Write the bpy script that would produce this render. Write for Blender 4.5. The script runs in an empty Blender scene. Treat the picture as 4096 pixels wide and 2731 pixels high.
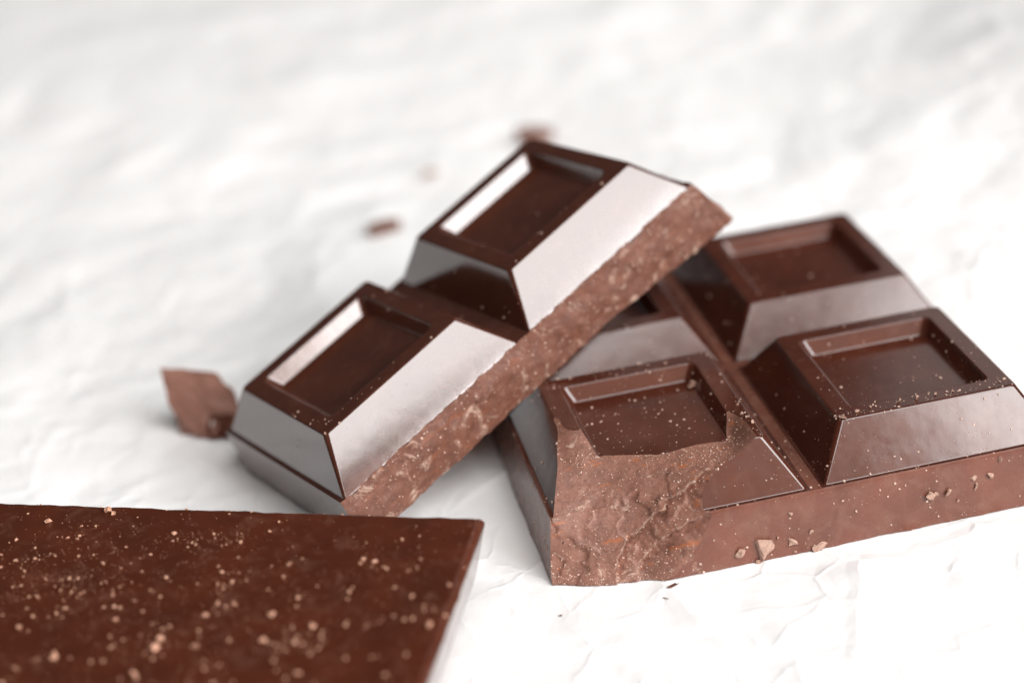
import bpy, bmesh, math, random
import numpy as np
from mathutils import Vector, Matrix, noise

S = 0.001                       # everything below is measured in millimetres
random.seed(7); np.random.seed(7)
scene = bpy.context.scene
col = scene.collection

# ------------------------------------------------------------------ camera
F, PITCH, ROLL, HC = 1.77984, 0.46901, -0.1201, 125.1317
PW, PH = 4096.0, 2731.0
fw = Vector((0, math.cos(PITCH), -math.sin(PITCH)))
up0 = Vector((0, math.sin(PITCH), math.cos(PITCH))); rt0 = Vector((1, 0, 0))
rt = rt0*math.cos(ROLL) + up0*math.sin(ROLL)
up = -rt0*math.sin(ROLL) + up0*math.cos(ROLL)
cd = bpy.data.cameras.new('camera'); cam = bpy.data.objects.new('camera', cd); col.objects.link(cam)
cd.sensor_fit = 'HORIZONTAL'; cd.sensor_width = 36.0; cd.lens = F*36.0
cd.clip_start = 0.005; cd.clip_end = 20.0
M = Matrix((rt, up, -fw)).transposed().to_4x4(); M.translation = Vector((0, 0, HC*S)); cam.matrix_world = M
cd.dof.use_dof = True; cd.dof.focus_distance = 220*S; cd.dof.aperture_fstop = 9.5
scene.camera = cam
CO = Vector((0, 0, HC))
def ray(px, py):
    return fw + rt*((px-PW/2)/(F*PW)) - up*((py-PH/2)/(F*PW))
def hit(px, py, p, n):
    d = ray(px, py); n = Vector(n); t = n.dot(Vector(p)-CO)/n.dot(d)
    return CO + d*t

# ------------------------------------------------------------------ light
scene.view_settings.view_transform = 'Standard'; scene.view_settings.look = 'None'
scene.view_settings.exposure = 0.08; scene.view_settings.gamma = 1.0
scene.view_settings.use_curve_mapping = False
w = bpy.data.worlds.new('World'); scene.world = w; w.use_nodes = True
w.node_tree.nodes['Background'].inputs[0].default_value = (0.95, 0.97, 1.0, 1)
w.node_tree.nodes['Background'].inputs[1].default_value = 0.04
TARGET = Vector((5, 205, 5))
def area(name, az, el, dist, sx, sy, L, colour=(1, 1, 1)):
    """az: degrees to the right of straight-behind-the-camera; L: radiance"""
    a, e = math.radians(az), math.radians(el)
    d = Vector((math.sin(a)*math.cos(e), -math.cos(a)*math.cos(e), math.sin(e)))
    ld = bpy.data.lights.new(name, 'AREA'); ld.shape = 'RECTANGLE'; ld.size = sx; ld.size_y = sy
    ld.energy = L*math.pi*sx*sy; ld.color = colour
    o = bpy.data.objects.new(name, ld); col.objects.link(o)
    o.location = TARGET*S + d*dist
    o.rotation_euler = d.to_track_quat('Z', 'Y').to_euler()
    return o
area('window_light', 56, 28, 2.0, 1.26, 1.0, 11.5, (1.0, 0.985, 0.98))
area('overhead_light', 31, 55.8, 2.0, 1.36, 0.96, 7.6, (1.0, 0.99, 0.98))
area('bevel_fill_light', 20, 29, 2.6, 1.5, 1.0, 1.5, (1.0, 0.55, 0.42))  # added warm fill lamp, brightens and tints the block's front bevels
area('far_wall_light', 148, 22, 1.6, 0.9, 0.9, 0.55, (1.0, 0.97, 0.95))

# ------------------------------------------------------------------ materials
def new_mat(name):
    m = bpy.data.materials.new(name); m.use_nodes = True
    nt = m.node_tree; b = nt.nodes['Principled BSDF']
    return m, nt, b
def nd(nt, t, **kw):
    n = nt.nodes.new(t)
    for k, v in kw.items(): setattr(n, k, v)
    return n
def coords(nt, sc=1000.0):
    tc = nd(nt, 'ShaderNodeTexCoord'); mp = nd(nt, 'ShaderNodeMapping')
    mp.inputs['Scale'].default_value = (sc,)*3
    nt.links.new(tc.outputs['Object'], mp.inputs['Vector']); return mp.outputs[0]
def nz(nt, vec, scale, detail=3.0, rough=0.55, dist=0.0):
    n = nd(nt, 'ShaderNodeTexNoise'); n.inputs['Scale'].default_value = scale
    n.inputs['Detail'].default_value = detail; n.inputs['Roughness'].default_value = rough
    n.inputs['Distortion'].default_value = dist
    nt.links.new(vec, n.inputs['Vector']); return n.outputs['Fac']
def ramp(nt, fac, stops):
    r = nd(nt, 'ShaderNodeValToRGB'); e = r.color_ramp.elements
    e[0].position, e[0].color = stops[0][0], (*stops[0][1], 1)
    e[1].position, e[1].color = stops[1][0], (*stops[1][1], 1)
    for p, c in stops[2:]:
        x = e.new(p); x.color = (*c, 1)
    nt.links.new(fac, r.inputs[0]); return r.outputs[0]
def g(v): return (v, v, v)
def mixc(nt, fac, a, b, mode='MIX'):
    m = nd(nt, 'ShaderNodeMix', data_type='RGBA', blend_type=mode)
    if hasattr(fac, 'is_linked'): nt.links.new(fac, m.inputs['Factor'])
    else: m.inputs['Factor'].default_value = fac
    for s, v in (('A', a), ('B', b)):
        i = [x for x in m.inputs if x.name == s and x.type == 'RGBA'][0]
        if hasattr(v, 'is_linked'): nt.links.new(v, i)
        else: i.default_value = (*v, 1)
    return [x for x in m.outputs if x.type == 'RGBA'][0]
def bump(nt, h, strength, dist, normal=None):
    b = nd(nt, 'ShaderNodeBump'); b.inputs['Strength'].default_value = strength
    b.inputs['Distance'].default_value = dist*S
    nt.links.new(h, b.inputs['Height'])
    if normal: nt.links.new(normal, b.inputs['Normal'])
    return b.outputs[0]

def smooth_chocolate(name, base, rough, spec, coat=0.0, film_amt=0.30, film_lo=0.52):
    m, nt, b = new_mat(name); v = coords(nt)
    n1 = nz(nt, v, 0.16, 4)
    c = ramp(nt, n1, [(0.3, tuple(x*0.82 for x in base)), (0.72, tuple(x*1.22 for x in base))])
    # powdery film rubbed off the broken sides
    film = ramp(nt, nz(nt, v, 0.35, 7, 0.7, 0.6), [(film_lo, g(0)), (film_lo+0.28, g(film_amt))])
    c = mixc(nt, film, c, (0.22, 0.11, 0.075))
    vo = nd(nt, 'ShaderNodeTexVoronoi'); vo.inputs['Scale'].default_value = 1.5; nt.links.new(v, vo.inputs['Vector'])
    dots = ramp(nt, vo.outputs['Distance'], [(0.0, g(0.9)), (0.11, g(0))])
    dots = mixc(nt, 1.0, dots, ramp(nt, nz(nt, v, 0.45, 4, 0.7), [(0.50, g(0)), (0.62, g(1))]), 'MULTIPLY')
    c = mixc(nt, dots, c, (0.34, 0.19, 0.13))
    nt.links.new(c, b.inputs['Base Color'])
    r = ramp(nt, nz(nt, v, 0.5, 5, 0.6), [(0.3, g(rough*0.85)), (0.75, g(rough*1.25))])
    nt.links.new(r, b.inputs['Roughness'])
    b.inputs['Specular IOR Level'].default_value = spec
    b.inputs['Coat Weight'].default_value = coat; b.inputs['Coat Roughness'].default_value = 0.09; b.inputs['Coat IOR'].default_value = 1.5
    n = bump(nt, nz(nt, v, 0.22, 2), 0.10, 0.25)
    n = bump(nt, nz(nt, v, 5.0, 3), 0.06, 0.05, n)
    n = bump(nt, dots, 0.5, 0.06, n)
    nt.links.new(n, b.inputs['Normal'])
    return m
M_SMOOTH = smooth_chocolate('moulded_chocolate', (0.066, 0.019, 0.010), 0.13, 0.95, 0.40, 0.22)
M_DULL = smooth_chocolate('handled_moulded_chocolate', (0.062, 0.016, 0.0085), 0.13, 0.60, 0.16, 0.20, 0.52)
M_FOOT = smooth_chocolate('dusty_lit_chocolate', (0.150, 0.051, 0.032), 0.26, 0.6, 0.12, 0.65, 0.46)  # dusty; base colour also lightened to stand in for frontal light
M_BACK = smooth_chocolate('slab_back_chocolate', (0.068, 0.0160, 0.0068), 0.30, 0.45, 0, 0.40, 0.52)

def broken_chocolate(name, base, pale_lo, pale_hi, rough=1.0, edge_amt=0.45, orange=0.85):
    m, nt, b = new_mat(name); v = coords(nt)
    c = ramp(nt, nz(nt, v, 0.5, 6, 0.65), [(0.3, tuple(x*0.72 for x in base)), (0.7, tuple(x*1.25 for x in base))])
    # fine sugary grain
    c = mixc(nt, ramp(nt, nz(nt, v, 3.2, 3, 0.6), [(0.60, g(0)), (0.72, g(0.55))]), c, (0.42, 0.26, 0.19))
    c = mixc(nt, ramp(nt, nz(nt, v, 2.4, 2, 0.6), [(0.30, g(0.5)), (0.42, g(0))]), c, (0.06, 0.022, 0.014))
    # streaks of warm freshly cut chocolate
    mp = nd(nt, 'ShaderNodeMapping'); mp.inputs['Rotation'].default_value = (0.3, 0.9, 0.3); mp.inputs['Scale'].default_value = (0.35, 1.6, 1.6)
    nt.links.new(v, mp.inputs['Vector'])
    c = mixc(nt, ramp(nt, nz(nt, mp.outputs[0], 0.8, 3, 0.5), [(0.64, g(0)), (0.67, g(orange))]), c, (0.34, 0.105, 0.038))
    # pale dusty smears
    c = mixc(nt, ramp(nt, nz(nt, v, 0.42, 8, 0.72, 0.8), [(pale_lo, g(0)), (pale_hi, g(0.85))]), c, (0.58, 0.41, 0.32))
    geo = nd(nt, 'ShaderNodeNewGeometry')
    edge = ramp(nt, geo.outputs['Pointiness'], [(0.52, g(0)), (0.57, g(edge_amt))])
    c = mixc(nt, edge, c, (0.55, 0.40, 0.32))
    vo = nd(nt, 'ShaderNodeTexVoronoi'); vo.inputs['Scale'].default_value = 0.30; nt.links.new(v, vo.inputs['Vector'])
    pit = ramp(nt, vo.outputs['Distance'], [(0.035, g(1)), (0.055, g(0))])
    c = mixc(nt, pit, c, (0.012, 0.005, 0.004))
    nt.links.new(c, b.inputs['Base Color'])
    b.inputs['Roughness'].default_value = 0.55; b.inputs['Specular IOR Level'].default_value = 0.45
    n = bump(nt, nz(nt, v, 1.1, 6, 0.7), 0.42*rough, 0.35)
    n = bump(nt, nz(nt, v, 6.0, 3, 0.6), 0.5*rough, 0.08, n)
    nt.links.new(n, b.inputs['Normal'])
    return m
M_BROKEN = broken_chocolate('broken_chocolate', (0.215, 0.097, 0.067), 0.60, 0.70, 0.55, 0.6, 0.7)
M_BROKEN_DUSTY = broken_chocolate('dusty_broken_chocolate', (0.150, 0.058, 0.036), 0.56, 0.70, 0.5, 0.3, 0.25)

def crumb_mat(name, base):
    m, nt, b = new_mat(name); v = coords(nt)
    nt.links.new(ramp(nt, nz(nt, v, 2.0, 5, 0.65), [(0.3, tuple(x*0.7 for x in base)), (0.7, tuple(min(1, x*1.3) for x in base))]), b.inputs['Base Color'])
    b.inputs['Roughness'].default_value = 0.6
    nt.links.new(bump(nt, nz(nt, v, 4.0, 4, 0.6), 0.5, 0.1), b.inputs['Normal'])
    return m
M_DUST = crumb_mat('pale_chocolate_dust', (0.58, 0.41, 0.33))
M_DUST_WARM = crumb_mat('warm_chocolate_dust', (0.58, 0.32, 0.215))
M_CRUMB = crumb_mat('pale_crumb', (0.40, 0.25, 0.19))
M_SHARD = crumb_mat('rough_shard', (0.235, 0.110, 0.078))
M_CRUMB_DARK = crumb_mat('brown_crumb', (0.130, 0.050, 0.031))

def paper_mat():
    m, nt, b = new_mat('white_baking_paper'); v = coords(nt)
    nt.links.new(ramp(nt, nz(nt, v, 0.03, 3), [(0.3, (0.86, 0.865, 0.86)), (0.7, (0.90, 0.90, 0.895))]), b.inputs['Base Color'])
    b.inputs['Roughness'].default_value = 0.55; b.inputs['Specular IOR Level'].default_value = 0.3
    n = bump(nt, nz(nt, v, 0.09, 5, 0.55, 0.2), 0.28, 1.6)
    n = bump(nt, nz(nt, v, 0.8, 4, 0.6), 0.10, 0.2, n)
    for sc, wscale, wamt, dist in ((0.045, 0.03, 9.0, 0.55), (0.12, 0.09, 3.5, 0.22)):
        wn = nd(nt, 'ShaderNodeTexNoise'); wn.inputs['Scale'].default_value = wscale; wn.inputs['Detail'].default_value = 3
        nt.links.new(v, wn.inputs['Vector'])
        ma = nd(nt, 'ShaderNodeVectorMath', operation='MULTIPLY_ADD'); nt.links.new(wn.outputs['Color'], ma.inputs[0])
        ma.inputs[1].default_value = (wamt*2,)*3; nt.links.new(v, ma.inputs[2])
        vo = nd(nt, 'ShaderNodeTexVoronoi', feature='DISTANCE_TO_EDGE', voronoi_dimensions='2D'); vo.inputs['Scale'].default_value = sc
        nt.links.new(ma.outputs[0], vo.inputs['Vector'])
        crease = ramp(nt, vo.outputs['Distance'], [(0.0, g(1)), (0.20, g(0)), (0.06, g(0.4))])
        crease = mixc(nt, 1.0, crease, ramp(nt, nz(nt, v, sc*0.7, 3), [(0.36, g(0)), (0.60, g(1))]), 'MULTIPLY')
        n = bump(nt, crease, 0.58, dist, n)
    nt.links.new(n, b.inputs['Normal'])
    return m
M_PAPER = paper_mat()

# ------------------------------------------------------------------ helpers
def link(name, verts, faces, mats, parent=None, smooth=True, fmat=None, angle=38):
    me = bpy.data.meshes.new(name)
    me.from_pydata([tuple(c*S for c in v) for v in verts], [], faces)
    for m in mats: me.materials.append(m)
    if fmat is not None: me.polygons.foreach_set('material_index', fmat)
    me.update()
    if smooth:
        me.polygons.foreach_set('use_smooth', [True]*len(me.polygons))
        me.set_sharp_from_angle(angle=math.radians(angle))
    o = bpy.data.objects.new(name, me); col.objects.link(o)
    if name in ('square', 'base'):
        wn = o.modifiers.new('weighted_normal', 'WEIGHTED_NORMAL'); wn.mode = 'FACE_AREA'; wn.weight = 100; wn.keep_sharp = True
    if parent: o.parent = parent
    return o
def empty(name, matrix):
    o = bpy.data.objects.new(name, None); col.objects.link(o); o.empty_display_size = 0.01
    o.matrix_world = matrix; return o
def tag(o, label, cat, group=None):
    o['label'] = label; o['category'] = cat
    if group: o['group'] = group
    return o
def frame(x, y, z, rz, ry=0, rx=0):
    m = Matrix.Rotation(rz, 4, 'Z') @ Matrix.Rotation(ry, 4, 'Y') @ Matrix.Rotation(rx, 4, 'X')
    m.translation = Vector((x, y, z))*S; return m

def fillet(pts, radii, n=4):
    out = [pts[0]]
    for i in range(1, len(pts)-1):
        p = np.array(pts[i], float); a = np.array(pts[i-1], float)-p; b = np.array(pts[i+1], float)-p
        la, lb = np.linalg.norm(a), np.linalg.norm(b); a /= la; b /= lb; r = radii[i]
        if r <= 0: out.append(tuple(p)); continue
        ang = math.acos(np.clip(a@b, -1, 1)); t = min(r/math.tan(ang/2), la*.45, lb*.45); r = t*math.tan(ang/2)
        c = p+(a+b)/np.linalg.norm(a+b)*r/math.sin(ang/2)
        s0 = p+a*t-c; s1 = p+b*t-c; th = math.acos(np.clip((s0@s1)/(r*r), -1, 1))
        for k in range(n+1):
            f = k/n; out.append(tuple(c+(s0*math.sin((1-f)*th)+s1*math.sin(f*th))/math.sin(th)))
    out.append(pts[-1]); return out
def rrect(x0, x1, y0, y1, r, z, n=5):
    P = []
    for cx, cy, a0 in ((x1-r, y0+r, -90), (x1-r, y1-r, 0), (x0+r, y1-r, 90), (x0+r, y0+r, 180)):
        for k in range(n+1):
            a = math.radians(a0+90*k/n); P.append((cx+r*math.cos(a), cy+r*math.sin(a), z))
    return P
def loft(rings):
    V = []; Fc = []; n = len(rings[0])
    for R in rings: V += R
    for i in range(len(rings)-1):
        for k in range(n):
            Fc.append((i*n+k, i*n+(k+1) % n, (i+1)*n+(k+1) % n, (i+1)*n+k))
    Fc.append(tuple(range(n-1, -1, -1))); Fc.append(tuple((len(rings)-1)*n+k for k in range(n)))
    return V, Fc

# ------------------------------------------------------------------ moulded square
A_, C_ = 30.0, 32.06
BU, BV, HH, TB, GAP = 3.61, 4.26, 6.03, 7.32, 2.15
RW, RD, RE = 2.45, 2.05, 1.05
TT = TB+HH
def square_rings(x0, y0, flange=0.0):
    q = 3.9
    prof = [(0.0, TB-0.6), (0.0, TB), (q, TT), (q+RW, TT), (q+RW+RE, TT-RD), (q+RW+RE+3, TT-RD)]
    if flange:
        prof = [(-flange, TB-0.3), (-flange, TB+0.02), (0.0, TB+0.02)]+prof[2:]
        prof = fillet(prof, [0, 0.06, 0.55, 0.42, 0.28, 0.40, 0], 5)
    else:
        prof = fillet(prof, [0, 0.0, 0.45, 0.26, 0.36, 0], 5)
    rings = []
    for p, z in prof:
        if p <= q: iu, iv = p*BU/q, p*BV/q
        else: iu, iv = BU+(p-q), BV+(p-q)
        if p < -0.01: iu = iv = p
        if p < 0.01: r = 0.35
        elif p < q+0.6: r = 0.35+0.4*p/q
        elif p < q+RW+RE+.3: r = 0.9
        else: r = 0.6
        rings.append(rrect(x0+iu, x0+A_-iu, y0+iv, y0+C_-iv, r, z))
    # floor of the recess, very slightly dished as set chocolate is
    return rings
def square(x0, y0, parent, mat, flange=0.0):
    V, Fc = loft(square_rings(x0, y0, flange))
    return link('square', V, Fc, [mat, M_BROKEN], parent)

# ------------------------------------------------------------------ base with subdivided sides
def base_mesh(levels, step, broken, amp=0.0, seed=0.0, r=0.6, top_inset=0.35):
    """levels: list of (x0,x1,y0,y1,z) bottom to top; broken: set of sides ('f','r','b','l') left rough by a break"""
    x0, x1, y0, y1, _ = levels[0]
    nx = max(2, int((x1-x0)/step)); ny = max(2, int((y1-y0)/step))
    rings = []; sides = []
    for li, (x0, x1, y0, y1, z) in enumerate(levels):
        R = []; sides = []
        for s, n in (('f', nx), ('r', ny), ('b', nx), ('l', ny)):
            for k in range(n):
                t = k/n
                if s == 'f': p, o = (x0+(x1-x0)*t, y0), (0, -1)
                if s == 'r': p, o = (x1, y0+(y1-y0)*t), (1, 0)
                if s == 'b': p, o = (x1-(x1-x0)*t, y1), (0, 1)
                if s == 'l': p, o = (x0, y1-(y1-y0)*t), (-1, 0)
                zz = z; d = 0.0
                if s in broken or (k == 0 and {'f': 'l', 'r': 'f', 'b': 'r', 'l': 'b'}[s] in broken):
                    v = Vector((p[0]*.22+seed, p[1]*.22, z*.3)); w2 = Vector((p[0]*.9+seed, p[1]*.9, z*.9+5))
                    d = amp*(1.1*noise.noise(v)+0.5*noise.noise(w2)+0.22*noise.noise(w2*2.7))
                    if li in (0, len(levels)-1):
                        zz += 0.22*noise.noise(Vector((p[0]*.8+seed, p[1]*.8, z+9)))+0.10*noise.noise(Vector((p[0]*3+seed, p[1]*3, z+9)))
                else:
                    if li == 0:   # trimmed lower edge is never quite straight
                        zz += 0.10+0.16*noise.noise(Vector((p[0]*.35+seed, p[1]*.35, 3)))
                        d = 0.18*noise.noise(Vector((p[0]*.25+seed, p[1]*.25, 8)))+0.08*noise.noise(Vector((p[0]*1.3+seed, p[1]*1.3, 8)))
                R.append((p[0]+o[0]*d, p[1]+o[1]*d, zz)); sides.append(s)
        rings.append(R)
    x0, x1, y0, y1, z = levels[-1]
    cx, cy = (x0+x1)/2, (y0+y1)/2; kx = 1-2*top_inset/(x1-x0); ky = 1-2*top_inset/(y1-y0)
    rings.append([(cx+(p[0]-cx)*kx, cy+(p[1]-cy)*ky, z) for p in rings[-1]])
    V, Fc = loft(rings); n = len(sides)
    fm = [1 if (i < n*(len(levels)-1) and sides[i % n] in broken) else 0 for i in range(len(Fc))]
    return V, Fc, fm
def split_broken(o, mats):
    """move the faces of the broken material into a child of their own"""
    me = o.data
    vs = np.empty(len(me.vertices)*3); me.vertices.foreach_get('co', vs); vs = vs.reshape(-1, 3)/S
    polys = [(tuple(p.vertices), p.material_index) for p in me.polygons]
    par, name, mw = o.parent, o.name, o.matrix_basis.copy()
    out = []
    for idx in (0, 1):
        fs = [f for f, m in polys if m == idx]; used = sorted({i for f in fs for i in f}); mp = {k: j for j, k in enumerate(used)}
        out.append(([tuple(vs[k]) for k in used], [tuple(mp[k] for k in f) for f in fs]))
    bpy.data.objects.remove(o)
    base = link(name.split('.')[0], *out[0], [mats[0]], par)
    bf = link('broken_face', *out[1], [mats[1]], base, angle=55)
    return base, bf

# ------------------------------------------------------------------ dust: grains scattered over real faces
_oct = np.array([(1, 0, 0), (-1, 0, 0), (0, 1, 0), (0, -1, 0), (0, 0, 1), (0, 0, -1)], float)
_of = np.array([(0, 2, 4), (2, 1, 4), (1, 3, 4), (3, 0, 4), (2, 0, 5), (1, 2, 5), (3, 1, 5), (0, 3, 5)])
def dust(name, objs, count, rmin, rmax, density, parent, mat=None, power=2.5, flat=0.6):
    T = []; 
    for o in objs:
        me = o.data; me.calc_loop_triangles()
        vs = np.empty(len(me.vertices)*3); me.vertices.foreach_get('co', vs); vs = vs.reshape(-1, 3)/S
        tr = np.empty(len(me.loop_triangles)*3, int); me.loop_triangles.foreach_get('vertices', tr)
        T.append(vs[tr.reshape(-1, 3)])
    T = np.concatenate(T)
    n = np.cross(T[:, 1]-T[:, 0], T[:, 2]-T[:, 0]); ar = np.linalg.norm(n, axis=1); n /= np.maximum(ar, 1e-9)[:, None]
    pick = np.random.choice(len(T), size=count*6, p=ar/ar.sum())
    a = np.random.rand(count*6, 2); fl = a.sum(1) > 1; a[fl] = 1-a[fl]
    P = T[pick, 0]+a[:, :1]*(T[pick, 1]-T[pick, 0])+a[:, 1:]*(T[pick, 2]-T[pick, 0]); N = n[pick]
    keep = np.random.rand(len(P)) < density(P, N)
    P, N = P[keep][:count], N[keep][:count]
    k = len(P); r = rmin+(rmax-rmin)*np.random.rand(k)**power
    sh = 0.6+0.8*np.random.rand(k, 6, 1)
    q = np.random.randn(k, 4); q /= np.linalg.norm(q, axis=1)[:, None]
    w_, x, y, z = q.T
    R = np.stack([1-2*(y*y+z*z), 2*(x*y-w_*z), 2*(x*z+w_*y), 2*(x*y+w_*z), 1-2*(x*x+z*z), 2*(y*z-w_*x), 2*(x*z-w_*y), 2*(y*z+w_*x), 1-2*(x*x+y*y)], 1).reshape(k, 3, 3)
    V = np.einsum('kij,klj->kli', R, _oct[None]*sh)*r[:, None, None]
    V = V-N[:, None, :]*np.einsum('kli,ki->kl', V, N)[:, :, None]*(1-flat)
    V = V+P[:, None, :]+N[:, None, :]*(r*0.35)[:, None, None]
    V = V.reshape(-1, 3); Fc = (_of[None]+(np.arange(k)*6)[:, None, None]).reshape(-1, 3)
    o = link(name, V.tolist(), Fc.tolist(), [mat or M_DUST], parent, smooth=False); o['kind'] = 'stuff'
    return o

# ================================================================== paper
XB, YB, YAWB = 3.202, 179.91, 0.14941
MB = frame(XB, YB, 0, YAWB)
MA = frame(-20.116, 191.853, 2.851, 0.59295, -0.36141, -0.10797)
CYAW = math.radians(-15.9)
c_corner = hit(1926, 2074, (0, 0, TT), (0, 0, 1))
MC = frame(c_corner.x+0.3, c_corner.y+0.5, 0, CYAW)      # local: x<0, y<0 from the far right corner
def paper():
    xs = np.concatenate([np.linspace(-520, -150, 60), np.linspace(-148, 150, 260), np.linspace(154, 520, 60)])
    ys = np.concatenate([np.linspace(-120, 120, 50), np.linspace(121, 330, 200), np.linspace(333, 820, 110)])
    low = MA @ (Vector((-1.5, 32.6, 0))*S)/S
    iB = MB.inverted(); iC = MC.inverted()
    V = []
    for y in ys:
        for x in xs:
            p = Vector((x, y, 0))
            wv = Vector((noise.noise(p*.02), noise.noise(p*.02+Vector((9, 3, 1))), 0))*14
            q = p+wv
            h = 1.9*noise.noise(q*.011+Vector((3, 1, 0)))
            h += 2.0*(abs(noise.noise(q*.022+Vector((1, 7, 0))))-0.2)
            h += 1.25*(abs(noise.noise(q*.048+Vector((4, 2, 5))))-0.2)
            h -= 0.6*(1-.6*min(1, max(0, (y-240)/80)))*(abs(noise.noise(q*.10+Vector((8, 2, 5))))-0.2)
            h += 0.40*(1-.8*min(1, max(0, (y-240)/80)))*(abs(noise.noise(q*.21+Vector((2, 2, 8))))-0.2)
            h += 0.09*noise.noise(q*.5)
            far = max(0.0, min(1.0, (y-250)/120)); h *= 0.75+0.15*far
            # the far right of the sheet bows up and falls away again
            h += 9*math.exp(-((x-130)/38)**2-((y-330)/55)**2)
            # pressed flat by the pieces that lie on it
            def near(d, w=7.0): return max(0.0, 1-max(0.0, d)/w)
            b = iB @ (p*S)/S; d = math.hypot(max(-2-b.x, 0, b.x-64), max(-2.5-b.y, 0, b.y-66)); f = near(d)
            c = iC @ (p*S)/S; d = math.hypot(max(c.x, 0, -96-c.x), max(c.y, 0, -66-c.y)); f = max(f, near(d))
            h = h*(1-f)-0.06*f
            d = math.hypot(x-low.x, y-low.y); k = near(d-1.5, 16.0)**1.0
            h = h*(1-k)+(low.z-0.05)*k
            V.append((x, y, h))
    nx = len(xs)
    Fc = [(j*nx+i, j*nx+i+1, (j+1)*nx+i+1, (j+1)*nx+i) for j in range(len(ys)-1) for i in range(nx-1)]
    o = link('paper_sheet', V, Fc, [M_PAPER], angle=180)
    o['kind'] = 'structure'; o['label'] = 'white crumpled baking paper lying under all the chocolate'
    return o
paper()

# ================================================================== four square block
block = empty('chocolate_block', MB)
tag(block, 'four square chocolate block lying flat with its front corner broken off', 'chocolate')
U1, V1 = 2*A_+GAP, 2*C_+GAP
lv = []
for t in np.linspace(0, 1, 9):
    z = (TB-0.25)*t; o_f = 2.2+(0.62-2.2)*t; o_l = 1.7+(0.55-1.7)*t
    lv.append((-o_l, U1+o_l, -o_f, V1+o_l, z))
lv.append((-0.42, U1+0.42, -0.48, V1+0.42, TB))
V, Fc, fm = base_mesh(lv, 0.6, set(), seed=2.0)
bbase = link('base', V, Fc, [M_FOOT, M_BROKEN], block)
sq = {}
for i in range(2):
    for j in range(2):
        sq[i, j] = square(i*(A_+GAP), j*(C_+GAP), block, M_DULL, 0.38)

# the fracture: a surface n(x, t) over axes tilted 45 degrees in the block's y-z plane
K = math.sqrt(.5)
pts = [(3.53, 17.8, 13.22), (2.7, 13.3, 11.83), (1.75, 9.84, 10.24), (.04, 6.02, 7.4), (-.6, 5.0, 7.3), (-1.7, 1.43, 0), (-1.15, 3.3, 3.6),
       (4.22, 14.92, 13.36), (5.14, 14.08, 13.36), (6.76, 10.54, 11.46), (12.11, 9.05, 11.46), (16.27, 7.37, 11.46), (21.15, 7.4, 11.46), (23.63, 8.19, 11.46),
       (25.0, 8.69, 13.36), (25.3, 6.28, 13.36), (26.6, 3.52, 13.36), (27.55, 3.82, 12.73), (24.57, 4.04, 13.04), (20.86, 2.98, 11.54), (16.93, 1.83, 9.92),
       (16.2, -.04, 7.27), (15.0, -1.0, 5.2), (14.5, -1.2, 4.6), (15.1, -1.7, 2.8), (16, -2.3, 0), (4.85, -.82, 0), (10.97, -2.15, 0)]
ctl = [(x, (y+z)*K, (z-y)*K) for x, y, z in pts]
ctl += [(19, 3, 6.0), (20.5, -1, 5.5), (24, 7, 8.6), (30, 1, 10), (30, 8, 10), (31, 12, 9.0), (31, 16, 6.5), (28.5, 13.5, 7.0), (25.5, 20, 0.6), (31, 24, 0),
        (10, 17.5, -0.2), (15, 17, 0.4), (20, 17, 1.0), (12, 23, -3.0), (20, 23, -2.5), (4, 25, -4.6), (0, 19.5, -1.5), (-3, 14, 0.2), (-3, 22, -3.0), (5, -3, 0.9), (12, -3, 2.4), (-3, -3, -0.6)]
ctl = np.array(ctl)
def tps(r): return np.where(r > 1e-9, r*r*np.log(np.maximum(r, 1e-9)), 0)
Cx = ctl[:, :2]; n_ = len(ctl)
Kx = tps(np.linalg.norm(Cx[:, None]-Cx[None], axis=2))+np.eye(n_)*0.6
Pm = np.hstack([np.ones((n_, 1)), Cx])
sol = np.linalg.solve(np.block([[Kx, Pm], [Pm.T, np.zeros((3, 3))]]), np.concatenate([ctl[:, 2], np.zeros(3)]))
gx = np.arange(-4, 31.6, 0.18); gt = np.arange(-4, 26.2, 0.18)
GX, GT = np.meshgrid(gx, gt); Q = np.stack([GX.ravel(), GT.ravel()], 1)
GN = tps(np.linalg.norm(Q[:, None]-Cx[None], axis=2))@sol[:n_]+sol[n_]+Q@sol[n_+1:]
ridge = [(19.5, 10.2), (17, 8.6), (13.2, 7.4), (11.2, 5.6), (8.0, 4.2), (6.4, 2.4), (5.6, -1.5), (5.4, -5)]
ridge2 = [(16.5, 4.4), (13.6, 3.9), (12.2, 3.0), (10.4, 2.4), (8.8, 1.3), (8.2, -1), (8.2, -5)]
def below(x, t, poly):
    """signed distance, positive on the right / lower side of a polyline"""
    best = 1e9; sg = 1
    for (x0, t0), (x1, t1) in zip(poly[:-1], poly[1:]):
        dx, dt = x1-x0, t1-t0; L2 = dx*dx+dt*dt; u = max(0, min(1, ((x-x0)*dx+(t-t0)*dt)/L2))
        ex, et = x-x0-u*dx, t-t0-u*dt; d = math.hypot(ex, et)
        if d < best: best = d; sg = 1 if dx*et-dt*ex > 0 else -1
    return best*sg
cv = []
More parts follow.
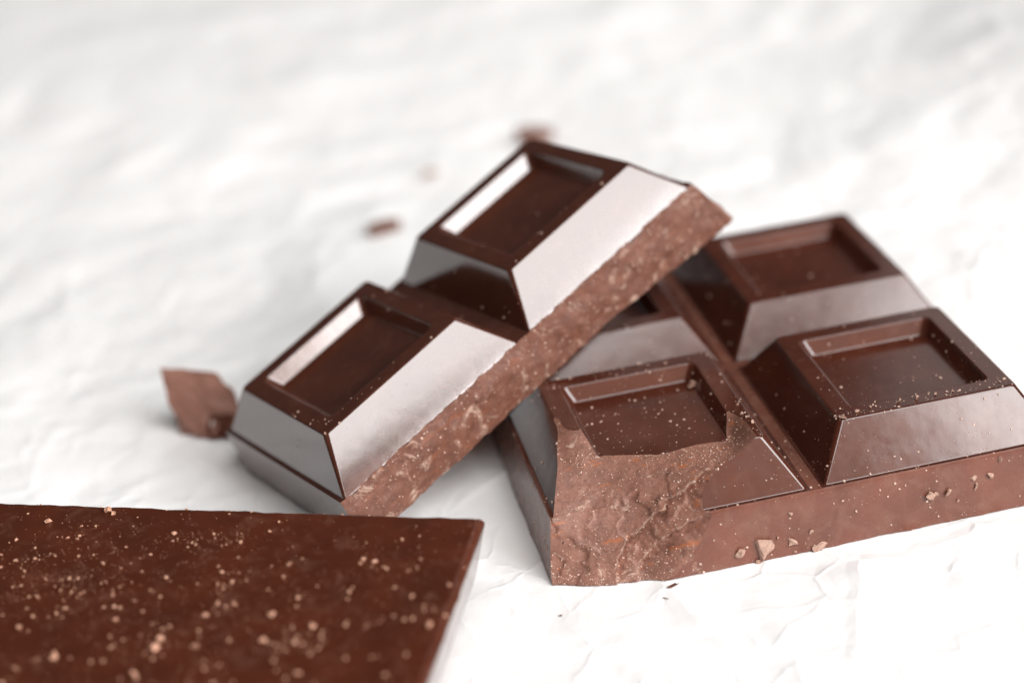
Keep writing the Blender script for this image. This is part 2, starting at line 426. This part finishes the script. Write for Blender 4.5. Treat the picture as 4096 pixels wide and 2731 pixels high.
for (x, t), n0 in zip(Q, GN):
    v = Vector((x, t, 0))
    dn = 0.30*noise.noise(v*.16)+0.7*(abs(noise.noise(v*.11+Vector((2, 8, 1))))-.2)+0.14*(abs(noise.noise(v*.33+Vector((3, 3, 3))))-.2)+0.035*noise.noise(v*1.1)+0.04*noise.noise(v*2.6)
    wob = 0.5*noise.noise(v*.5+Vector((7, 1, 2)))+0.2*noise.noise(v*1.5)
    low = min(1, max(0.15, (t+0.5)/3.0))
    if t < 13:
        q = 2.6*noise.noise(v*.17+Vector((11, 4, 6)))+0.5*noise.noise(v*.7+Vector((1, 4, 6))); fq = q-math.floor(q)
        dn += 0.24*(math.floor(q)+min(1, max(0, (fq-.45)/.06)))*low*min(1, max(0, (22-x)/6))*min(1, max(0, (13-t)/3))
    if 3 < x < 21 and t < 12:
        d = below(x, t, ridge)+wob
        if d > 0:
            fade = min(1, max(0, (20-x)/4))*low
            dn += -1.4*fade*min(1, d/0.12)*math.exp(-d/4.0)+0.10*noise.noise(Vector((x*2.2+t*.9, t*.15, 4)))*fade
        else: dn += 0.10*math.exp(d/0.5)
        d = below(x, t, ridge2)+wob
        if d > 0: dn += -0.8*low*min(1, d/0.12)*math.exp(-d/2.5)*min(1, max(0, (19-x)/4))
        else: dn += 0.03*math.exp(d/0.4)
    n = n0+dn
    cv.append((x, (t-n)*K, (t+n)*K))
nx_, nt_ = len(gx), len(gt); nb = len(cv)
out_n = 22.0
cv += [(x, (t-out_n)*K, (t+out_n)*K) for x, t in Q]
cf = []
def gi(i, j, b=0): return b+j*nx_+i
for j in range(nt_-1):
    for i in range(nx_-1):
        cf.append((gi(i, j), gi(i, j+1), gi(i+1, j+1), gi(i+1, j)))
        cf.append((gi(i, j, nb), gi(i+1, j, nb), gi(i+1, j+1, nb), gi(i, j+1, nb)))
for j in range(nt_-1):
    cf.append((gi(0, j), gi(0, j, nb), gi(0, j+1, nb), gi(0, j+1)))
    cf.append((gi(nx_-1, j), gi(nx_-1, j+1), gi(nx_-1, j+1, nb), gi(nx_-1, j, nb)))
for i in range(nx_-1):
    cf.append((gi(i, 0), gi(i+1, 0), gi(i+1, 0, nb), gi(i, 0, nb)))
    cf.append((gi(i, nt_-1), gi(i, nt_-1, nb), gi(i+1, nt_-1, nb), gi(i+1, nt_-1)))
def cut(o, dy, mat):
    c = link('cutter', [(x, y+dy, z-dy) for x, y, z in cv], cf, [M_SMOOTH, M_BROKEN], block, fmat=[1]*len(cf))
    o.modifiers.clear(); md = o.modifiers.new('cut', 'BOOLEAN'); md.operation = 'DIFFERENCE'; md.object = c; md.solver = 'EXACT'
    try: md.material_mode = 'INDEX'
    except Exception: pass
    bpy.context.view_layer.update()
    dg = bpy.context.evaluated_depsgraph_get()
    me = bpy.data.meshes.new_from_object(o.evaluated_get(dg)); o.modifiers.clear(); o.data = me
    bpy.data.objects.remove(c)
    return split_broken(o, [mat, M_BROKEN])
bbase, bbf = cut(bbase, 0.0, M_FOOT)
sq[0, 0], sbf = cut(sq[0, 0], 0.02, M_DULL)

allB = [bbase]+list(sq.values())
rs = np.random.rand
def densB(P, N):
    x, y, z = P.T
    d = np.full(len(P), 0.05)
    front = np.exp(-np.maximum(y-0, 0)/14.0)
    d += 0.22*front
    d[(N[:, 0] > 0.6) | (N[:, 1] > 0.6) | (N[:, 2] < -0.2)] *= 0.1
    # crumbs along the front frame of the near row and along the foot of the front face
    d[(z > TT-.2) & (y < BV+RW) & (x > A_)] += 0.75
    d[(z > TT-.2) & (x > 24) & (x < A_) & (y < 14)] += 0.6
    d[(z > TT-.2) & (y > C_-BV-RW-.3) & (y < C_) & (x < A_)] += 0.45
    d[(y < -1.2)] += 0.5*np.exp(-z[y < -1.2]/0.9)
    d[(z < TT-RD+.3) & (z > TB+2) & (y < C_) & (x < A_) & (N[:, 2] > .9)] += 0.15
    return np.clip(d, 0, 1)
dust('crumb_dust', allB, 7000, 0.04, 0.22, densB, block, power=4.5)
dust('fracture_dust', [bbf, sbf], 1500, 0.035, 0.13, lambda P, N: np.clip(0.15+0.8*np.exp(-np.maximum(P[:, 2], 0)/1.2)+.5*np.exp(-np.abs(P[:, 2]-11.4)/.5), 0, 1), block, power=3)

# ================================================================== two square strip leaning on the block
strip = empty('chocolate_strip', MA)
tag(strip, 'two square chocolate strip leaning up on the four square block', 'chocolate')
lv = []
for t in np.linspace(0, 1, 24):
    z = (TB-0.1)*t; o_l = 1.35+(0.62-1.35)*t
    lv.append((-o_l, U1+3.2-2.4*t, -0.05-0.30*math.sin(math.pi*t), C_+1.2-0.6*t, z))
V, Fc, fm = base_mesh(lv, 0.32, {'f', 'r'}, amp=0.30, seed=31.0, top_inset=0.5)
def flare(v):      # the snapped end runs out thicker at its foot
    k = min(1, max(0, (v[0]-40)/26)); k = k*k*(3-2*k); f = max(0, 1-v[2]/TB)
    return (v[0]+0.9*k*f, v[1], v[2]-1.7*k*f)
V = [flare(v) for v in V]
abase = link('base', V, Fc, [M_SMOOTH, M_BROKEN_DUSTY], strip, fmat=fm)
abase, abf = split_broken(abase, [M_SMOOTH, M_BROKEN_DUSTY])
asq = [square(i*(A_+GAP), 0, strip, M_SMOOTH) for i in range(2)]
def densA(P, N):
    x, y, z = P.T
    d = np.full(len(P), 0.012)
    d[(z > TT-.3)] += 0.06
    d[(z > TT-.3) & (y < BV+RW+.4)] += 0.22
    d[(z > TT-.3) & (x < BU+RW+.2) & (y < 20)] += 0.75*np.exp(-y[(z > TT-.3) & (x < BU+RW+.2) & (y < 20)]/12)
    d[(N[:, 1] < -0.5)] = 0.006
    d[(N[:, 0] < -0.5) & (x > A_)] = 0.10
    d[(N[:, 2] < -.5)] = 0
    return np.clip(d, 0, 1)
dust('crumb_dust', [abase]+asq, 1100, 0.05, 0.22, densA, strip, power=3)
dust('fracture_dust', [abf], 700, 0.04, 0.18, lambda P, N: np.full(len(P), 0.5), strip, power=3)

# ================================================================== slab lying on its squares
slab = empty('chocolate_slab', MC)
tag(slab, 'upturned chocolate slab showing its flat dusty dark brown back', 'chocolate')
NXc, NYc = 3, 2
Lx = NXc*A_+(NXc-1)*GAP+2.5; Ly = NYc*C_+(NYc-1)*GAP+2.5
zb = HH                                         # underside of the base when it stands on its squares
def slab_base():
    rings = []
    prof = fillet([(1.5, zb), (-0.02, TT-0.9), (0.45, TT), (4, TT)], [0, 0.5, 0.7, 0], 4)
    step = 0.8
    nx, ny = int(Lx/step), int(Ly/step)
    for p, z in prof:
        R = []
        x1, x0, y1, y0 = -p, -Lx+p, -max(p, 0.0), -Ly+p
        for s, n in (('f', nx), ('r', ny), ('b', nx), ('l', ny)):
            for k in range(n):
                t = k/n
                q = {'f': (x0+(x1-x0)*t, y0), 'r': (x1, y0+(y1-y0)*t), 'b': (x1-(x1-x0)*t, y1), 'l': (x0, y1-(y1-y0)*t)}[s]
                e = 0.20*noise.noise(Vector((q[0]*.3, q[1]*.3, 1)))+0.07*noise.noise(Vector((q[0]*1.6, q[1]*1.6, 1)))
                if p > 2: e = 0
                elif z < TT-.95: e *= 0.3
                q = (q[0]-q[1]*0.04*max(0, 1+q[0]/40), q[1])
                R.append((q[0]+(e if s in 'lr' else 0), q[1]+(e if s in 'fb' else 0), z+(0.10*noise.noise(Vector((q[0]*.5, q[1]*.5, 4))) if 0 < p < 2 else 0)))
        rings.append(R)
    return loft(rings)
V, Fc = slab_base()
nside = 5*(2*int(Lx/.8)+2*int(Ly/.8))
cbase = link('base', V, Fc, [M_BACK, M_SMOOTH], slab, fmat=[1 if i < nside else 0 for i in range(len(Fc))])
for i in range(NXc):
    for j in range(NYc):
        R = square_rings(0, 0)
        ox, oy = -2.2-(i+1)*A_-i*GAP, -2.2-(j+1)*C_-j*GAP
        V, Fc = loft([[(ox+x, oy+y, TT-z) for x, y, z in r] for r in R])
        link('square', V, [f[::-1] for f in Fc], [M_BACK], slab)
CLUS = [(iv @ (hit(px, py, (0, 0, TT), (0, 0, 1))*S)/S, rr) for iv in (MC.inverted(),) for px, py, rr in
        ((700, 2230, 6), (880, 2330, 5), (930, 2440, 4.5), (1090, 2500, 4.5), (780, 2600, 5), (560, 2440, 5), (300, 2260, 7), (1560, 2290, 6), (150, 2400, 6), (450, 2640, 6), (1250, 2560, 5), (1720, 2480, 3))]
def clus(P):
    f = np.zeros(len(P))
    for c, rr in CLUS: f += np.exp(-((P[:, 0]-c.x)**2*0.5+(P[:, 1]-c.y)**2)/(rr*rr))
    return np.clip(f, 0, 1.3)
def densC(P, N):
    x, y, z = P.T
    d = np.where((z > TT-.6), 0.16, 0.0)
    cl = np.array([max(0, noise.noise(Vector((a*.22+5, b*.22, 2)))) for a, b in zip(x, y)])
    d = d*(0.25+9*cl**1.6)*(0.35+2.2*clus(P))
    d += np.where((z > TT-1.2) & (y > -0.8), .3, 0)
    return np.clip(d, 0, 1)
dust('crumb_dust', [cbase], 9000, 0.045, 0.30, densC, slab, mat=M_DUST_WARM, power=6)
dust('fine_dust', [cbase], 16000, 0.025, 0.075, lambda P, N: np.where(P[:, 2] > TT-.5, np.clip(0.02+0.55*clus(P)*np.array([max(0, noise.noise(Vector((a*.45, b*.45, 7)))+.25) for a, b in P[:, :2]]), 0, 1), 0), slab, mat=M_DUST_WARM, power=2)

# ================================================================== loose crumbs
def crumb_mesh(sx, sy, sz, n=9):
    bm = bmesh.new()
    for _ in range(n):
        v = Vector((random.gauss(0, 1), random.gauss(0, 1), random.gauss(0, 1))).normalized()*random.uniform(.75, 1.1)
        bm.verts.new((v.x*sx*S, v.y*sy*S, v.z*sz*S))
    bmesh.ops.convex_hull(bm, input=bm.verts)
    for v in [v for v in bm.verts if not v.link_faces]: bm.verts.remove(v)
    bmesh.ops.subdivide_edges(bm, edges=bm.edges, cuts=1, use_grid_fill=True)
    sc = max(sx, sy, sz)*S; o = Vector((random.random()*50, 0, 0))
    for v in bm.verts:
        k = v.co/sc; v.co += Vector((noise.noise(k*1.7+o), noise.noise(k*1.7+o+Vector((0, 9, 0))), noise.noise(k*1.7+o+Vector((0, 0, 9)))))*sc*0.28
    me = bpy.data.meshes.new('crumb'); bm.to_mesh(me); bm.free(); return me
def crumb(p, normal, size, label, group=None, mat=None, yaw=None, name='chocolate_crumb', sink=0.25):
    me = crumb_mesh(*[s/2 for s in size]); me.materials.append(mat or M_CRUMB)
    o = bpy.data.objects.new(name, me); col.objects.link(o)
    nrm = Vector(normal).normalized(); q = nrm.to_track_quat('Z', 'Y').to_matrix().to_4x4()
    m = q @ Matrix.Rotation(random.uniform(0, 6.28) if yaw is None else yaw, 4, 'Z')
    m.translation = (Vector(p)+nrm*size[2]*(0.5-sink))*S; o.matrix_world = m
    return tag(o, label, 'crumb', group)
RB = MB.to_3x3()
def bw(x, y, z): return MB @ (Vector((x, y, z))*S)/S
# front face plane of the block
fn = (RB @ Vector((0, -TB, 1.58))).normalized(); fp = bw(30, -2.2, 0)
ft = (RB @ Vector((1, 0, 0)))
LB_FACE = 'pale crumb stuck to the front face of the four square block'
crumb(hit(3056, 2187, fp, fn), fn, (3.0, 3.4, 1.3), 'largest pale flake stuck to the front face of the four square block', yaw=0.4)
for px, py, s in [(2961, 2214, (1.5, 1.6, .8)), (3036, 2243, (1.1, .9, .6)), (3168, 2166, (1.6, 1.2, .6)), (3162, 2054, (.7, .5, .4)), (3243, 2126, (1.2, .4, .3)),
                  (3721, 1980, (1.4, 1.6, .9)), (3741, 1976, (.8, .7, .6)), (3786, 1966, (1.0, 1.2, .7)), (3959, 1895, (1.2, 1.2, .7)), (3891, 1912, (1.5, .7, .4)),
                  (4000, 1834, (.9, .8, .5)), (3900, 1946, (1.6, .4, .3)), (3290, 2205, (.7, .6, .4)), (3110, 2150, (.6, .5, .4)), (3180, 2205, (.5, .5, .4)), (3830, 2000, (.5, .5, .4))]:
    crumb(hit(px, py, fp, fn), fn, s, LB_FACE, 'crumbs stuck to the block front')
crumb(hit(3274, 2182, fp, fn), fn, (2.9, 1.3, .8), 'long grey brown flake leaning on the foot of the block front face', yaw=0.45)
tf = bw(0, 0, TT)
for px, py, s in [(3668, 1596, (1.1, .8, .7)), (3588, 1611, (1.2, .7, .6)), (3374, 1672, (1.3, .8, .6)), (3427, 1646, (1.0, .8, .6)), (3480, 1630, (.6, .5, .4)), (3740, 1578, (.7, .5, .4)), (3810, 1565, (.5, .5, .4)), (3600, 1600, (.5, .5, .4))]:
    crumb(hit(px, py, tf, (0, 0, 1)), (0, 0, 1), s, 'tiny pale crumb on the dusty front frame of the square beside the broken one', 'crumbs on the block frame')
for px, py, s in [(2990, 1672, (.9, .7, .6)), (2968, 1655, (.6, .6, .5)), (3010, 1690, (.8, .5, .5)), (2890, 1530, (.6, .5, .4)), (2950, 1620, (.5, .4, .4))]:
    crumb(hit(px, py, tf, (0, 0, 1)), (0, 0, 1), s, 'tiny pale crumb on the right frame of the broken square', 'crumbs on the broken square')
crumb(hit(2778, 1548, bw(0, 0, TT-RD), (0, 0, 1)), (0, 0, 1), (2.2, 1.6, 1.5), 'pale angular crumb inside the recess of the broken square', yaw=0.3)
# crumbs on the paper
P0 = (0, 0, 0.0)
crumb(hit(2665, 2393, P0, (0, 0, 1)), (0, 0, 1), (.85, .8, .7), 'small round brown crumb on the paper before the broken corner', mat=M_CRUMB_DARK)
crumb(hit(3290, 2304, P0, (0, 0, 1)), (0, 0, 1), (1.15, .55, .4), 'thin flat brown crumb on the paper before the block front face', mat=M_CRUMB_DARK, yaw=0.1)
crumb(hit(2245, 2462, P0, (0, 0, 1)), (0, 0, 1), (.6, .3, .35), 'tiny brown crumb on the paper between slab and block', mat=M_CRUMB_DARK, yaw=0.2)
crumb(hit(4015, 2121, P0, (0, 0, 1)), (0, 0, 1), (.25, .25, .25), 'speck of chocolate on the paper near the block right end', mat=M_CRUMB_DARK)
crumb(hit(2685, 2345, (0, 0, .2), (0, 0, 1)), (0, 0, 1), (2.4, 1.0, .5), 'brown sliver lying against the foot of the broken corner', mat=M_CRUMB_DARK, yaw=0.15)
# crumbs on the slab back
ct = (0, 0, TT)
big = [(149, 2389, 1.1), (242, 2368, .9), (625, 2597, 1.6), (213, 2631, 1.4), (85, 2512, 1.0), (1718, 2504, 1.3), (935, 2419, 1.0), (1054, 2563, 1.0), (1100, 2585, .9), (1173, 2572, 1.1),
       (1250, 2508, .9), (1088, 2465, 1.2), (459, 2482, 1.0), (544, 2406, .8), (960, 2172, .7), (870, 2415, .8), (825, 2460, .8), (1610, 2158, .7), (1500, 2247, .7), (640, 2560, 1.1),
       (780, 2590, 1.0), (410, 2255, .7), (315, 2228, .6), (665, 2312, .7), (925, 2330, .7), (1150, 2260, .6), (1400, 2370, .8), (1650, 2385, .7), (1190, 2690, 1.0), (540, 2700, 1.2), (1800, 2345, .8), (60, 2680, 1.2)]
for px, py, s in big:
    crumb(hit(px, py, ct, (0, 0, 1)), (0, 0, 1), (s*random.uniform(.8, 1.2), s*random.uniform(.7, 1), s*.7), 'pale crumb lying on the dark back of the upturned slab', 'crumbs on the slab back', mat=M_DUST_WARM)
for px, py, s in [(196, 2088, 1.2), (434, 2042, 1.4), (455, 2056, .9)]:
    crumb(hit(px, py, ct, (0, 0, 1)), (0, 0, 1), (s, s*.8, s*.6), 'pale crumb by the far edge of the upturned slab', 'crumbs at the slab far edge', mat=M_DUST_WARM)
cp = MA @ (Vector((BU+.3, BV+.2, TT-.25))*S)/S
crumb(cp, (MA.to_3x3() @ Vector((-.3, -.5, 1))), (1.1, .9, .6), 'tan crumb caught on the near top corner of the leaning strip', sink=.3)

# ------------------------------------------------------------------ chunk behind the strip
def shard():
    c0 = hit(792, 1752, (0, 0, 0), (0, 0, 1)); n = Vector((-0.05, -.93, .36)).normalized()
    z1 = lambda x, y: (550+x*.7337, 950+y*.7337)
    outline = [(120, 712), (250, 718), (370, 722), (435, 740), (470, 790), (540, 850), (560, 960), (480, 965), (400, 962), (388, 1015), (345, 1088), (318, 1082), (262, 1010), (190, 950), (160, 860)]
    top = [hit(*z1(*q), c0, n) for q in outline]
    bm = bmesh.new()
    cen = sum(top, Vector())/len(top)
    tv = [bm.verts.new(p) for p in top]
    lo = []
    for p in top:
        k_ = len(lo)
        if k_ in (5, 6, 7, 8, 9): q = hit(*z1(*{5: (575, 1050), 6: (560, 1085), 7: (480, 1098), 8: (415, 1098), 9: (392, 1095)}[k_]), (0, 0, -.1), (0, 0, 1))
        else: q = p+(cen-p)*0.12; q.z = max(-0.1, p.z-4.2); q.y += 0.3
        lo.append(bm.verts.new(q))
    m = len(tv); cv_ = bm.verts.new(cen+n*0.15)
    for k in range(m):
        bm.faces.new((tv[(k+1) % m], tv[k], cv_))
        f_ = bm.faces.new((tv[k], tv[(k+1) % m], lo[(k+1) % m], lo[k])); f_.material_index = 1 if k in (5, 6, 7, 8) else 0  # darker material on the front right sides stands in for overhang shade
    bm.faces.new(lo)
    bmesh.ops.recalc_face_normals(bm, faces=bm.faces)
    bmesh.ops.triangulate(bm, faces=bm.faces)
    bmesh.ops.subdivide_edges(bm, edges=bm.edges, cuts=3, use_grid_fill=True)
    base = Vector((c0.x, c0.y+4, 0))
    for v in bm.verts:
        p = v.co; d = Vector((noise.noise(p*.5), noise.noise(p*.5+Vector((5, 5, 5))), noise.noise(p*.5+Vector((9, 1, 5)))))*.35
        v.co = (p+d-base)*S
    me = bpy.data.meshes.new('chocolate_shard'); bm.to_mesh(me); bm.free(); me.materials.append(M_SHARD); me.materials.append(M_SMOOTH)
    o = bpy.data.objects.new('chocolate_shard', me); col.objects.link(o); o.location = base*S
    tag(o, 'rough broken chocolate chunk on the paper beside the end of the leaning strip', 'chocolate')
shard()
def shaving(px0, py0, px1, py1, wd, th, lift, label, mat):
    a, b = hit(px0, py0, (0, 0, th), (0, 0, 1)), hit(px1, py1, (0, 0, th), (0, 0, 1))
    N = 9; V = []; d = (b-a); s = Vector((-d.y, d.x, 0)).normalized(); base = (a+b)/2; base.z = 0
    for k in range(N):
        t = k/(N-1); c = a+d*t-base; wk = wd*(0.35+0.65*math.sin(math.pi*min(1, .12+t*.85)))*(1+.25*noise.noise(Vector((k*.7, px0, 0))))
        z = lift*math.sin(math.pi*t); c += s*0.5*math.sin(t*3+px0)
        for o, zz in ((-.5, 0), (.5, 0), (.42, th), (-.42, th*1.15)):
            V.append((c.x+s.x*wk*o, c.y+s.y*wk*o, z+zz))
    Fc = [(0, 1, 2, 3), tuple((N-1)*4+k for k in (3, 2, 1, 0))]
    for k in range(N-1):
        for e in range(4):
            Fc.append((k*4+e, (k+1)*4+e, (k+1)*4+(e+1) % 4, k*4+(e+1) % 4))
    o = link('chocolate_shaving', V, [f[::-1] for f in Fc], [mat], smooth=False); o.location = base*S
    return tag(o, label, 'shaving')
shaving(1478, 915, 1588, 872, 2.6, 1.7, .3, 'dark chocolate sliver on the paper behind the gap between the strip squares', M_CRUMB_DARK)
shaving(2062, 523, 2215, 517, 3.4, 1.6, .2, 'chocolate sliver on the paper just beyond the raised end of the strip', M_SHARD)
shaving(1690, 690, 1750, 688, 1.6, .6, .1, 'small faint shaving on the paper between the two chocolate slivers', M_CRUMB)
